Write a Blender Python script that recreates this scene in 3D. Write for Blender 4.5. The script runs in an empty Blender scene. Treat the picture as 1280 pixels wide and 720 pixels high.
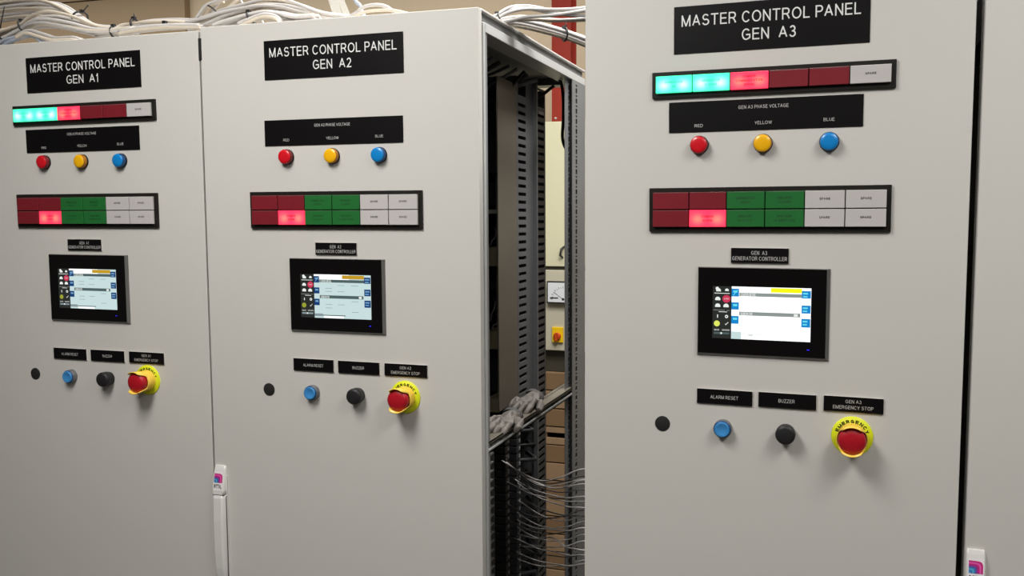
import bpy, bmesh, math, random
from mathutils import Vector, Matrix
random.seed(7)
S = bpy.context.scene
COL = S.collection
ZB = 2.06            # height of the datum (top edge of the big nameplates) above the floor
PI = math.pi

# ------------------------------------------------------------------ camera
F_PX = 1052.87
YAW, PITCH, ROLL = 0.2812, -0.0794, 0.0013
CAM = Vector((1.6602, -1.4279, -0.3399 + ZB))
PX, PY = 640 + 91.47, 360 - 3.58
fwd = Vector((-math.sin(YAW)*math.cos(PITCH), math.cos(YAW)*math.cos(PITCH), math.sin(PITCH)))
rt0 = Vector((math.cos(YAW), math.sin(YAW), 0)); up0 = rt0.cross(fwd)
RT = rt0*math.cos(ROLL) + up0*math.sin(ROLL)
UP = -rt0*math.sin(ROLL) + up0*math.cos(ROLL)
cd = bpy.data.cameras.new('camera'); cam = bpy.data.objects.new('camera', cd); COL.objects.link(cam)
cd.sensor_width = 36; cd.lens = F_PX*36/1280; cd.shift_x = -91.47/1280; cd.shift_y = -3.58/1280
cd.clip_start = 0.05; cd.clip_end = 100
cam.matrix_world = Matrix(((RT.x, UP.x, -fwd.x, CAM.x), (RT.y, UP.y, -fwd.y, CAM.y), (RT.z, UP.z, -fwd.z, CAM.z), (0, 0, 0, 1)))
S.camera = cam

def at(u, v, y):     # the place at depth y that was measured at (u, v) in the photograph
    d = fwd + RT*((u-PX)/F_PX) - UP*((v-PY)/F_PX)
    return CAM + d*((y-CAM.y)/d.y)
def atx(u, v, x):
    d = fwd + RT*((u-PX)/F_PX) - UP*((v-PY)/F_PX)
    return CAM + d*((x-CAM.x)/d.x)

def smooth(pts, n=6):
    pts = [Vector(p) for p in pts]; P_ = [pts[0]*2-pts[1]]+pts+[pts[-1]*2-pts[-2]]; out = []
    for i in range(1, len(P_)-2):
        a, b, c, d = P_[i-1:i+3]
        for k in range(n):
            t = k/n
            out.append(.5*((2*b)+(c-a)*t+(2*a-5*b+4*c-d)*t*t+(3*b-a-3*c+d)*t**3))
    out.append(pts[-1]); return out

# ------------------------------------------------------------------ materials
def srgb(r, g, b):
    f = lambda c: (c/255/12.92) if c/255 <= .04045 else ((c/255+.055)/1.055)**2.4
    return (f(r), f(g), f(b), 1)
def mat(name, col, rough=.5, metal=0, noise=0, nscale=40, bump=0, bscale=300, coat=0, emis=None, es=1, spec=.5, trans=0, alpha=1):
    m = bpy.data.materials.new(name); m.use_nodes = True
    nt = m.node_tree; N = nt.nodes; L = nt.links; b = N['Principled BSDF']
    b.inputs['Base Color'].default_value = col; b.inputs['Roughness'].default_value = rough
    b.inputs['Metallic'].default_value = metal; b.inputs['Coat Weight'].default_value = coat
    b.inputs['Specular IOR Level'].default_value = spec
    b.inputs['Transmission Weight'].default_value = trans; b.inputs['Alpha'].default_value = alpha
    tc = N.new('ShaderNodeTexCoord')
    if noise:
        n = N.new('ShaderNodeTexNoise'); n.inputs['Scale'].default_value = nscale; n.inputs['Detail'].default_value = 5
        L.new(tc.outputs['Object'], n.inputs['Vector'])
        r = N.new('ShaderNodeMapRange'); r.inputs['To Min'].default_value = 1-noise; r.inputs['To Max'].default_value = 1+noise
        L.new(n.outputs['Fac'], r.inputs['Value'])
        x = N.new('ShaderNodeVectorMath'); x.operation = 'SCALE'; x.inputs[0].default_value = col[:3]
        L.new(r.outputs['Result'], x.inputs['Scale']); L.new(x.outputs['Vector'], b.inputs['Base Color'])
    if bump:
        n = N.new('ShaderNodeTexNoise'); n.inputs['Scale'].default_value = bscale; n.inputs['Detail'].default_value = 3
        L.new(tc.outputs['Object'], n.inputs['Vector'])
        u = N.new('ShaderNodeBump'); u.inputs['Strength'].default_value = bump; u.inputs['Distance'].default_value = .001
        L.new(n.outputs['Fac'], u.inputs['Height']); L.new(u.outputs['Normal'], b.inputs['Normal'])
    if emis:
        b.inputs['Emission Color'].default_value = emis; b.inputs['Emission Strength'].default_value = es
    return m
def lit_tile(name, base, hot, es, hs):   # backlit tile: two lamps glow through the diffuser, at .25 and .75 of its width
    m = mat(name, base, .35, emis=base, es=es)
    nt = m.node_tree; N = nt.nodes; L = nt.links; b = N['Principled BSDF']
    tc = N.new('ShaderNodeTexCoord'); sp = N.new('ShaderNodeSeparateXYZ'); L.new(tc.outputs['Generated'], sp.inputs[0])
    def mth(op, a, c=None):
        q = N.new('ShaderNodeMath'); q.operation = op
        for i, v in enumerate((a, c)):
            if v is None: continue
            if isinstance(v, (int, float)): q.inputs[i].default_value = v
            else: L.new(v, q.inputs[i])
        return q.outputs[0]
    ax = mth('ABSOLUTE', mth('SUBTRACT', sp.outputs['X'], .5))
    dx = mth('SUBTRACT', ax, .27); dx = mth('MULTIPLY', dx, dx)
    dz = mth('SUBTRACT', sp.outputs['Z'], .45); dz = mth('MULTIPLY', mth('MULTIPLY', dz, dz), .30)
    g = mth('POWER', 2.718, mth('MULTIPLY', mth('ADD', dx, dz), -42.0))
    mx = N.new('ShaderNodeMix'); mx.data_type = 'RGBA'; L.new(g, mx.inputs['Factor'])
    mx.inputs['A'].default_value = base; mx.inputs['B'].default_value = hot
    L.new(mx.outputs['Result'], b.inputs['Emission Color'])
    L.new(mth('ADD', mth('MULTIPLY', g, hs-es), es), b.inputs['Emission Strength'])
    return m
M = {}
M['paint'] = mat('light_grey_paint', srgb(205, 202, 196), .52, spec=.4, bump=.06, bscale=900, noise=.008, nscale=3)
M['frame'] = mat('grey_galvanised_frame', srgb(150, 152, 154), .42, .35, noise=.06, nscale=25)
M['frame_edge'] = mat('painted_frame', srgb(196, 196, 194), .4, noise=.03, nscale=20)
M['frame_grey'] = mat('grey_recess', srgb(128, 128, 128), .5, noise=.04, nscale=20)
M['zinc'] = mat('zinc_plate', srgb(132, 124, 112), .5, .3, noise=.08, nscale=12)
M['duct'] = mat('grey_duct_plastic', srgb(112, 112, 114), .55, noise=.05, nscale=30)
M['duct_light'] = mat('light_duct_plastic', srgb(150, 145, 132), .55, noise=.05, nscale=30)
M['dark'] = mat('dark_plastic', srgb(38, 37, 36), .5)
M['seal'] = mat('black_rubber_and_shade', srgb(24, 22, 21), .8)  # rubber parts, and the painted shade behind the post holes
M['black_plate'] = mat('black_laminate', srgb(13, 11, 12), .4, spec=.2)
M['black_frame'] = mat('black_plastic_frame', srgb(30, 27, 24), .45, spec=.25)
M['white_core'] = mat('white_laminate_core', srgb(205, 200, 195), .5)
M['letter'] = mat('engraved_white', srgb(225, 225, 222), .6)
M['letter_dim'] = mat('engraved_small_white', srgb(190, 188, 186), .6)
M['tile_red'] = mat('dull_red_tile', srgb(122, 30, 40), .35, noise=.1, nscale=60)
M['tile_red_dark'] = mat('dull_red_tile_centre', srgb(100, 33, 36), .35)
M['tile_green'] = mat('dull_green_tile', srgb(33, 105, 48), .35, noise=.08, nscale=60)
M['tile_white'] = mat('white_tile', srgb(194, 189, 187), .35)
M['tile_text'] = mat('tile_print', srgb(92, 88, 86), .6)
M['tile_text_green'] = mat('tile_print_green', srgb(24, 78, 36), .6)
M['tile_text_red'] = mat('tile_print_red', srgb(150, 10, 30), .6, emis=srgb(170, 15, 45), es=.8)
M['tile_text_cyan'] = mat('tile_print_cyan', srgb(10, 160, 120), .6, emis=srgb(20, 215, 175), es=.9)
M['lit_green'] = lit_tile('lit_green_tile', srgb(60, 245, 180), srgb(215, 255, 248), 1.0, 1.3)
M['lit_red'] = lit_tile('lit_red_tile', srgb(255, 50, 85), srgb(255, 140, 110), .95, 1.05)
M['halo_green'] = mat('frame_lit_green', srgb(10, 45, 25), .5)
M['lamp_red'] = mat('red_lens', srgb(205, 18, 32), .3, coat=.2)
M['lamp_yellow'] = mat('yellow_lens', srgb(240, 178, 10), .3, coat=.2)
M['lamp_blue'] = mat('blue_lens', srgb(14, 128, 200), .3, coat=.2)
M['lamp_red_side'] = mat('red_lens_rim', srgb(120, 14, 24), .35)
M['lamp_yellow_side'] = mat('yellow_lens_rim', srgb(170, 110, 10), .35)
M['lamp_blue_side'] = mat('blue_lens_rim', srgb(12, 70, 120), .35)
M['button_blue'] = mat('blue_button', srgb(62, 138, 200), .35)
M['chrome'] = mat('grey_metal_ring', srgb(120, 120, 122), .35, .5)
M['knob'] = mat('black_knob', srgb(36, 35, 36), .45, spec=.35)
M['es_disc'] = mat('yellow_green_disc', srgb(226, 232, 32), .45)
M['es_collar'] = mat('amber_collar', srgb(248, 205, 80), .35)
M['es_red'] = mat('red_mushroom', srgb(176, 18, 34), .38)
M['print_black'] = mat('black_print', srgb(40, 40, 10), .6)
M['glass'] = mat('black_glass', srgb(14, 12, 12), .12, spec=.35)
M['bezel'] = mat('grey_bezel', srgb(120, 118, 114), .35, .4)
M['handle'] = mat('handle_plastic', srgb(222, 219, 215), .4, noise=.01, nscale=10)
M['handle_dark'] = mat('handle_seam', srgb(95, 92, 88), .5)
M['sticker'] = mat('white_sticker', srgb(238, 232, 234), .4)
for n_, c_ in dict(mag=(196, 30, 120), mag2=(225, 90, 170), pur=(125, 60, 150), blu=(60, 110, 180), cya=(80, 170, 200)).items():
    M['logo_'+n_] = mat('logo_'+n_, srgb(*c_), .45)
def em(name, c, s): M[name] = mat('screen_'+name, (0, 0, 0, 1), .4, emis=srgb(*c), es=s, spec=.1)
em('s_white', (252, 255, 255), 1.25); em('s_pale', (205, 228, 228), .95)
em('s_line', (150, 165, 170), .8); em('s_bar', (150, 158, 155), .9); em('s_bar_dark', (88, 108, 108), .8)
em('s_yellow', (240, 240, 20), 1.1); em('s_orange', (205, 160, 40), .9)
em('s_blue', (25, 135, 205), 1.0); em('s_navy', (28, 70, 128), .8); em('s_bluetext', (110, 225, 245), 1.0); em('s_navytext', (130, 180, 220), .8)
em('s_strip', (44, 46, 44), 1.0); em('s_icon', (235, 240, 235), 1.0); em('s_icon_dim', (170, 172, 165), .8)
em('s_red', (205, 60, 90), 1.0); em('s_ygreen', (225, 235, 100), 1.0); em('s_ygreen_dim', (170, 178, 60), .8); em('s_led', (50, 40, 255), 1.6)
M['cable'] = mat('grey_cable_sheath', srgb(188, 184, 181), .5, noise=.05, nscale=8)
M['cable_warm'] = mat('cream_cable_sheath', srgb(195, 184, 168), .5, noise=.04, nscale=8)
M['cable_cool'] = mat('bluish_grey_cable_sheath', srgb(165, 172, 186), .5, noise=.04, nscale=8)
M['wire'] = mat('thin_wire', srgb(190, 186, 182), .5)
M['wire_dark'] = mat('thin_dark_wire', srgb(84, 82, 82), .5)
M['tie'] = mat('black_tie', srgb(20, 19, 20), .5)
M['film'] = mat('clear_film', srgb(200, 200, 195), .2, alpha=.35)
M['wall'] = mat('beige_wall', srgb(196, 178, 150), .8, noise=.03, nscale=2)
M['wall_brown'] = mat('brown_board', srgb(146, 124, 94), .7, noise=.04, nscale=2)
M['red_steel'] = mat('red_steel', srgb(178, 54, 36), .5, noise=.05, nscale=5)
M['cream'] = mat('cream_enclosure', srgb(206, 202, 170), .5, noise=.015, nscale=3)
M['cream_dark'] = mat('cream_enclosure_base', srgb(192, 186, 164), .5, noise=.015, nscale=3)
M['plinth'] = mat('dark_plinth', srgb(60, 56, 44), .6)
M['meter_face'] = mat('meter_face', srgb(222, 226, 228), .4)
M['switch_yellow'] = mat('switch_yellow', srgb(238, 196, 12), .45)
M['switch_red'] = mat('switch_red', srgb(190, 70, 20), .45)
M['wood'] = mat('crate_wood', srgb(150, 122, 92), .75, noise=.14, nscale=9)
M['wood_dark'] = mat('crate_wood_dark', srgb(126, 98, 68), .75, noise=.14, nscale=9)
M['glove'] = mat('grey_glove_fabric', srgb(132, 125, 119), .5, bump=.6, bscale=500, noise=.1, nscale=30)
M['glove_palm'] = mat('glove_cuff_fabric', srgb(98, 96, 96), .5, bump=.4, bscale=400, noise=.1, nscale=30)
M['floor'] = mat('grey_floor', srgb(84, 80, 74), .6, noise=.1, nscale=3)
M['ceiling'] = mat('white_ceiling', srgb(215, 212, 205), .8)
M['component'] = mat('component_grey', srgb(72, 72, 74), .5)
M['tan'] = mat('tan_module', srgb(205, 194, 158), .55)
M['white_tag'] = mat('white_tag', srgb(225, 222, 210), .5)

def _arc(cx, cy, rx, ry, a0, a1, n=7):
    return [(cx+rx*math.cos(math.radians(a0+(a1-a0)*k/n)), cy+ry*math.sin(math.radians(a0+(a1-a0)*k/n))) for k in range(n+1)]
GLYPH = {
 'A': (.74, [[(0, 0), (.5, 1), (1, 0)], [(.17, .33), (.83, .33)]]),
 'B': (.62, [[(0, 0), (0, 1), (.6, 1)]+_arc(.6, .77, .34, .23, 90, -90)+[(0, .54)], [(0, .54), (.62, .54)]+_arc(.62, .27, .38, .27, 90, -90)+[(0, 0)]]),
 'C': (.72, [_arc(.52, .5, .52, .5, 38, 322, 16)]),
 'D': (.68, [[(0, 0), (0, 1), (.45, 1)]+_arc(.45, .5, .55, .5, 90, -90, 12)+[(0, 0)]]),
 'E': (.60, [[(1, 0), (0, 0), (0, 1), (.96, 1)], [(0, .52), (.9, .52)]]),
 'F': (.56, [[(0, 0), (0, 1), (1, 1)], [(0, .5), (.85, .5)]]),
 'G': (.76, [_arc(.5, .5, .5, .5, 42, 300, 16)+[(.98, .16), (.98, .46), (.56, .46)]]),
 'H': (.66, [[(0, 0), (0, 1)], [(1, 0), (1, 1)], [(0, .52), (1, .52)]]),
 'I': (.10, [[(.5, 0), (.5, 1)]]),
 'K': (.66, [[(0, 0), (0, 1)], [(1, 1), (0, .36)], [(.3, .56), (1, 0)]]),
 'L': (.54, [[(0, 1), (0, 0), (1, 0)]]),
 'M': (.80, [[(0, 0), (0, 1), (.5, 0), (1, 1), (1, 0)]]),
 'N': (.66, [[(0, 0), (0, 1), (1, 0), (1, 1)]]),
 'O': (.80, [_arc(.5, .5, .5, .5, 0, 360, 22)]),
 'P': (.62, [[(0, 0), (0, 1), (.62, 1)]+_arc(.62, .73, .38, .27, 90, -90)+[(0, .46)]]),
 'R': (.68, [[(0, 0), (0, 1), (.6, 1)]+_arc(.6, .74, .33, .26, 90, -90)+[(0, .48)], [(.5, .48), (.72, .36), (1, 0)]]),
 'S': (.64, [_arc(.5, .74, .44, .26, 25, 270, 12)[:-1]+[(.5, .50)]+_arc(.5, .27, .5, .27, 80, -165, 12)]),
 'T': (.66, [[(0, 1), (1, 1)], [(.5, 1), (.5, 0)]]),
 'U': (.66, [[(0, 1), (0, .36)]+_arc(.5, .36, .5, .36, 180, 360, 10)+[(1, 1)]]),
 'V': (.72, [[(0, 1), (.5, 0), (1, 1)]]),
 'W': (.98, [[(0, 1), (.25, 0), (.5, 1), (.75, 0), (1, 1)]]),
 'Y': (.72, [[(0, 1), (.5, .44), (1, 1)], [(.5, .44), (.5, 0)]]),
 'Z': (.64, [[(.05, 1), (1, 1), (0, 0), (1, 0)]]),
 '1': (.28, [[(0, .74), (.62, .86), (1, 1), (1, 0)]]),
 '2': (.56, [_arc(.5, .72, .46, .28, 165, -30, 10)+[(.5, .30), (.04, 0), (1, 0)]]),
 '3': (.56, [_arc(.48, .76, .42, .24, 160, -90, 10), [(.35, .52), (.48, .52)]+_arc(.48, .26, .50, .26, 90, -165, 12)]),
}
# ------------------------------------------------------------------ mesh builder
class MB:
    def __init__(s): s.bm = bmesh.new(); s.mats = []
    def mi(s, m):
        if m not in s.mats: s.mats.append(m)
        return s.mats.index(m)
    def box(s, x0, x1, y0, y1, z0, z1, m, bev=0, seg=2):
        b = bmesh.new()
        bmesh.ops.create_cube(b, size=1)
        bmesh.ops.scale(b, vec=(abs(x1-x0), abs(y1-y0), abs(z1-z0)), verts=b.verts)
        bmesh.ops.translate(b, vec=((x0+x1)/2, (y0+y1)/2, (z0+z1)/2), verts=b.verts)
        if bev: bmesh.ops.bevel(b, geom=b.edges[:], offset=bev, segments=seg, affect='EDGES', profile=.7)
        return s.join(b, m)
    def join(s, b, m, mtx=None, smooth=False):
        if mtx is not None: bmesh.ops.transform(b, matrix=mtx, verts=b.verts)
        i = s.mi(m); vm = {}
        for v in b.verts: vm[v] = s.bm.verts.new(v.co)
        for f in b.faces:
            try: g = s.bm.faces.new([vm[v] for v in f.verts])
            except ValueError: continue
            g.material_index = i; g.smooth = smooth or f.smooth
        b.free(); return s
    def lathe(s, prof, c, m, n=32, ms=None, rfun=None, yfun=None):
        # profile of (radius, depth towards the viewer); axis is -Y through c
        rings = []
        for k, (r, d) in enumerate(prof):
            ring = []
            for j in range(n):
                a = 2*PI*j/n
                dd = yfun(k, a, d) if yfun else d
                ring.append(s.bm.verts.new((c[0]+r*math.cos(a), c[1]-dd, c[2]+r*math.sin(a))))
            rings.append(ring)
        for k in range(len(prof)-1):
            i = s.mi(ms[k] if ms else m)
            for j in range(n):
                f = s.bm.faces.new((rings[k][j], rings[k][(j+1) % n], rings[k+1][(j+1) % n], rings[k+1][j]))
                f.material_index = i; f.smooth = True
        if prof[-1][0] > 1e-5:
            f = s.bm.faces.new(rings[-1]); f.material_index = s.mi(ms[-1] if ms else m)
        return s
    def poly(s, pts, m, smooth=False):
        f = s.bm.faces.new([s.bm.verts.new(p) for p in pts]); f.material_index = s.mi(m); f.smooth = smooth; return s
    def rect(s, x0, x1, z0, z1, y, m): return s.poly(((x0, y, z0), (x1, y, z0), (x1, y, z1), (x0, y, z1)), m)
    def disc(s, x, z, r, y, m, n=20, rz=None):
        rz = rz or r
        return s.poly([(x+r*math.cos(2*PI*k/n), y, z+rz*math.sin(2*PI*k/n)) for k in range(n)], m)
    def tube(s, pts, r, m, n=8, cap=True):
        pts = [Vector(p) for p in pts]; i = s.mi(m); rings = []
        nrm = None
        for k, p in enumerate(pts):
            t = (pts[min(k+1, len(pts)-1)]-pts[max(k-1, 0)]).normalized()
            if nrm is None:
                nrm = t.cross(Vector((0, 0, 1)));
                if nrm.length < .1: nrm = t.cross(Vector((1, 0, 0)))
            nrm = (nrm - t*nrm.dot(t)).normalized(); bn = t.cross(nrm)
            rr = r[k] if isinstance(r, (list, tuple)) else r
            rings.append([s.bm.verts.new(p+(nrm*math.cos(2*PI*j/n)+bn*math.sin(2*PI*j/n))*rr) for j in range(n)])
        for k in range(len(rings)-1):
            for j in range(n):
                f = s.bm.faces.new((rings[k][j], rings[k][(j+1) % n], rings[k+1][(j+1) % n], rings[k+1][j])); f.smooth = True; f.material_index = i
        if cap:
            for q in (rings[0][::-1], rings[-1]): s.bm.faces.new(q).material_index = i
        return s
    def text(s, txt, x0, x1, ztop, h, y, m, bold=0, fn=None, wt=.118):
        """plain sans-serif capitals drawn as strokes; they fill x0..x1 and stand h high below ztop"""
        t = h*(wt+bold*2); txt = txt.upper(); adv = 0; items = []; prev = ' '
        for ch in txt:
            if ch == ' ': adv += .40; prev = ' '; continue
            w, strokes = GLYPH[ch]; w *= 1.22
            if prev+ch in ('TA', 'AT', 'LT', 'PA', 'YE', 'AV', 'VO', 'LO', 'RT'): adv -= .07
            items.append((adv, w, strokes)); adv += w+.185; prev = ch
        adv -= .185
        k = (x1-x0)/max(adv, .01)          # metres per unit of width
        i = s.mi(m)
        def P(px, pz, lift):
            if fn: px, pz = fn(px, pz)
            return s.bm.verts.new((px, y-lift*.00003, pz))
        for a, w, strokes in items:
            gx0 = x0+a*k; gw = w*k; lift = 0
            for st in strokes:
                tt = min(t, gw*.9)
                if w < .2: pts = [(gx0+gw/2, ztop-h+t/2+(h-t)*q) for p, q in st]
                else: pts = [(gx0+tt/2+(gw-tt)*p, ztop-h+t/2+(h-t)*q) for p, q in st]
                # cut the stroke into smooth runs at its sharp corners
                pts = [q for n, q in enumerate(pts) if n == 0 or math.dist(q, pts[n-1]) > 1e-7]
                D = [((b[0]-c[0])/math.dist(b, c), (b[1]-c[1])/math.dist(b, c)) for c, b in zip(pts, pts[1:])]
                runs = [[0]]
                for e in range(1, len(pts)-1):
                    runs[-1].append(e)
                    if D[e-1][0]*D[e][0]+D[e-1][1]*D[e][1] < .72: runs.append([e])
                runs[-1].append(len(pts)-1)
                for rn, run in enumerate(runs):
                    lift += 1; L_s = []
                    for e in run:
                        d0 = D[max(e-1, run[0])] if e > run[0] else D[run[0]]
                        d1 = D[e] if e < run[-1] else D[run[-1]-1]
                        nx, nz = -(d0[1]+d1[1]), d0[0]+d1[0]; q = math.hypot(nx, nz); nx /= q; nz /= q
                        q = tt/2/max(.6, nx*-d1[1]+nz*d1[0])
                        px, pz = pts[e]
                        ax = abs(d1[0]) < 1e-3 or abs(d1[1]) < 1e-3
                        if ax and (e == run[0] or e == run[-1]) and not (len(run) > 4):
                            sg = -1 if e == run[0] else 1; px += sg*d1[0]*tt/2; pz += sg*d1[1]*tt/2
                        L_s.append((P(px+nx*q, pz+nz*q, lift), P(px-nx*q, pz-nz*q, lift)))
                    for (A_, B_), (C_, E_) in zip(L_s, L_s[1:]):
                        s.bm.faces.new([A_, C_, E_, B_]).material_index = i
                    if rn > 0:
                        px, pz = pts[run[0]]; lift += 1
                        s.bm.faces.new([P(px+tt/2*math.cos(q*PI/4+PI/8), pz+tt/2*math.sin(q*PI/4+PI/8), lift) for q in range(8)]).material_index = i
        return s
    def build(s, name, parent=None, off=None, rot=None, sharp=None):
        # off: vector taken away from every vertex (cabinet datum to cabinet base)
        if rot:   # slight hang of a plate: angle about its own centre
            cx = sum(v.co.x for v in s.bm.verts)/len(s.bm.verts); cz = sum(v.co.z for v in s.bm.verts)/len(s.bm.verts)
            bmesh.ops.rotate(s.bm, cent=(cx, 0, cz), matrix=Matrix.Rotation(-rot, 3, 'Y'), verts=s.bm.verts)
        if off is not None: bmesh.ops.translate(s.bm, vec=off, verts=s.bm.verts)
        me = bpy.data.meshes.new(name); s.bm.normal_update(); s.bm.to_mesh(me); s.bm.free()
        for m in s.mats: me.materials.append(M[m])
        o = bpy.data.objects.new(name, me); COL.objects.link(o)
        if parent: o.parent = parent
        return o
def tag(o, label=None, cat=None, group=None, kind=None):
    if label: o['label'] = label
    if cat: o['category'] = cat
    if group: o['group'] = group
    if kind: o['kind'] = kind
    return o
def empty(name, loc, rz=0, **k):
    o = bpy.data.objects.new(name, None); COL.objects.link(o); o.location = loc; o.rotation_euler = (0, 0, rz); o.empty_display_size = .05
    return tag(o, **k)

# ------------------------------------------------------------------ the room
def struct(name, mb): return tag(mb.build(name), kind='structure')
struct('floor', MB().box(-7, 7, -4.5, 4.4, -.1, 0, 'floor'))
struct('ceiling', MB().box(-7, 7, -4.5, 4.4, 3.9, 4.0, 'ceiling'))
struct('wall_back', MB().box(-7, 7, 4.2, 4.4, 0, 3.9, 'wall'))

# ------------------------------------------------------------------ cabinets
L_, R_ = -.1508, .4463      # door edges in the panel's own datum
CX = .147                   # cabinet centre
OFF = Vector((-CX, 0, ZB))
DEPTH = .690

def perforated(mb, x, y0, y1, z0, z1, holes, m, th=.0015, lip=None):
    # a sheet in the plane of constant x with oblong openings (list of (y0, y1, z0, z1), sorted upward, one column)
    zc = z0
    if not holes: return mb.box(x-th, x, y0, y1, z0, z1, m)
    a, b = holes[0][0], holes[0][1]
    mb.box(x-th, x, y0, a, z0, z1, m); mb.box(x-th, x, b, y1, z0, z1, m)
    for h in holes:
        mb.box(x-th, x, a, b, zc, h[2], m); zc = h[3]
    mb.box(x-th, x, a, b, zc, z1, m); return mb

def device_plates(e, k, p):
    """k: GEN number; p: measured places of the plates on this door"""
    gen = 'A%d' % k
    B = lambda mb, name, lab=None, rot=None, par=None: tag(mb.build(name, par or e, OFF, rot), label=lab)
    # big nameplate
    x0, x1, z1, z0 = p['np']
    w = x1-x0
    mb = MB().box(x0, x1, -.0016, 0, z0, z1, 'black_plate', .0004, 1)
    mb.text('MASTER CONTROL PANEL', x0+.0125*w/.3, x0+.2865*w/.3, z1-.0142, .0178, -.00185, 'letter')
    mb.text('GEN  '+gen, x0+.1085*w/.3, x0+.1915*w/.3, z1-.0415, .0178, -.00185, 'letter')
    B(mb, 'nameplate', 'black nameplate reading MASTER CONTROL PANEL GEN '+gen, p['rot'][0])
    # phase voltage plate
    x0, x1, z1, z0 = p['pv']
    mb = MB().box(x0, x1, -.0016, 0, z0, z1, 'black_plate', .0004, 1)
    mb.text('GEN '+gen+' PHASE VOLTAGE', x0+.112, x0+.1895, z1-.0095, .0055, -.0019, 'letter_dim')
    mb.text('RED', x0+.042, x0+.0555, z1-.0363, .0050, -.0019, 'letter_dim')
    mb.text('YELLOW', x0+.1375, x0+.1645, z1-.0348, .0052, -.0019, 'letter_dim')
    mb.text('BLUE', x0+.2425, x0+.2590, z1-.0340, .0050, -.0019, 'letter_dim')
    B(mb, 'phase_voltage_plate', 'black plate reading GEN %s PHASE VOLTAGE' % gen, p['rot'][1])
    # phase lamps
    for (x, col) in ((.0435, 'red'), (.1443, 'yellow'), (.2450, 'blue')):
        z = -.2222
        mb = MB().lathe([(.0150, 0), (.0150, .003), (.0142, .0035)], (x, 0, z), 'black_frame')
        ob = B(mb, 'phase_lamp', '%s phase lamp' % col)
        mb = MB().lathe([(.0143, .003), (.0140, .009), (.0134, .0110), (.0126, .0118), (.008, .0124), (.0001, .0126)], (x, 0, z), 'lamp_'+col,
                        ms=['lamp_%s_side' % col]*2+['lamp_'+col]*4)
        B(mb, 'lens', None, par=ob)
    # annunciators
    def annunciator(x0, x1, z1, z0, rows, cells, lab, rot):
        mb = MB()
        W = x1-x0; bz = .0062; bl = .0065; br = .0065
        tx0, tx1 = x0+bl, x1-br; tz1, tz0 = z1-bz-.0005, z0+bz+.0008
        mb.box(x0, x1, -.0045, 0, z0, z1, 'black_frame', .001, 2)
        mb.box(tx0+.001, tx1-.001, -.0070, -.002, tz0+.001, tz1-.001, 'black_frame')
        fr = B(mb, 'annunciator_panel', lab, rot)
        pw = (tx1-tx0)/6; ph = (tz1-tz0)/rows; g = .0008
        cxx = (x0+x1)/2
        for r in range(rows):
            for c in range(6):
                kind, lines = cells[r][c]
                a, b_ = tx0+pw*c+g, tx0+pw*(c+1)-g; t, d = tz1-ph*r-g, tz1-ph*(r+1)+g
                tm = MB()
                tm.box(a, b_, -.0100, -.0050, d, t, kind, .0005, 1)
                if kind in ('tile_red', 'tile_green'):      # engraved clear edge line at the top of each lens
                    tm.rect(a+.001, b_-.001, t-.0012, t-.0007, -.01005, 'tile_text')
                tmat = {'tile_white': 'tile_text', 'tile_green': 'tile_text_green', 'lit_red': 'tile_text_red', 'lit_green': 'tile_text_cyan'}.get(kind)
                n = len(lines); mid = (t+d)/2 + (.001 if kind == 'tile_white' else 0)
                for i, tx in enumerate(lines):
                    hh = .0036; pitch = .0066
                    ww = min(len(tx)*.0032, b_-a-.008)
                    zt = mid + (n-1)*pitch/2 - i*pitch + hh/2
                    tm.text(tx, (a+b_)/2-ww/2, (a+b_)/2+ww/2, zt, hh, -.0102, tmat, wt=.2)
                if rot:
                    for v in tm.bm.verts:
                        v.co.z += rot*(v.co.x-cxx)
                lb = {'tile_red': 'unlit red alarm tile', 'tile_green': 'unlit green status tile', 'tile_white': 'white spare tile',
                      'lit_red': 'lit red alarm tile', 'lit_green': 'lit green status tile'}[kind]
                B(tm, 'alarm_tile', lb, par=fr)
    LG, LR, TR, TG, TW = 'lit_green', 'lit_red', 'tile_red', 'tile_green', 'tile_white'
    if 'a6' in p:
        annunciator(*p['a6'], 1, [[(LG, ['GENERATOR', 'ON']), (LG, ['GENERATOR', 'CLOSED']), (LR, ['COMMON', 'COMMUNICATION', 'ERROR']), (TR, []), (TR, []), (TW, ['SPARE'])]],
                    'single row annunciator with six tiles', p['rot'][2])
    annunciator(*p['a12'], 2, [[(TR, []), (TR, []), (TG, ['GENERATOR', 'READY']), (TG, ['BREAKER', 'CLOSED']), (TW, ['SPARE']), (TW, ['SPARE'])],
                               [(TR, []), (LR, ['COMMON', 'ALARM']), (TG, ['BREAKER', 'IN AUTO']), (TG, ['BREAKER', 'IN SERVICE']), (TW, ['SPARE']), (TW, ['SPARE'])]],
                'double row annunciator with twelve tiles', p['rot'][3])
    # small laminate labels
    def small(x0, x1, z1, z0, lines, lab):
        mb = MB().box(x0, x1, -.0022, 0, z0, z1, 'white_core').box(x0, x1, -.0026, -.0020, z0, z1-.0002, 'black_plate')
        for tx, a, b_, t, h in lines: mb.text(tx, x0+a, x0+b_, z1-t, h, -.0029, 'letter_dim')
        B(mb, 'label_plate', lab)
    small(*p['cl'], [('GEN  '+gen, .0320, .0570, .0047, .0063), ('GENERATOR CONTROLLER', .0020, .0880, .0137, .0063)], 'small black label reading GEN %s GENERATOR CONTROLLER' % gen)
    small(*p['l'], [('ALARM RESET', .0222, .0676, .0098, .0057)], 'small black label reading ALARM RESET')
    small(*p['m'], [('BUZZER', .0317, .0569, .0096, .0057)], 'small black label reading BUZZER')
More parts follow.
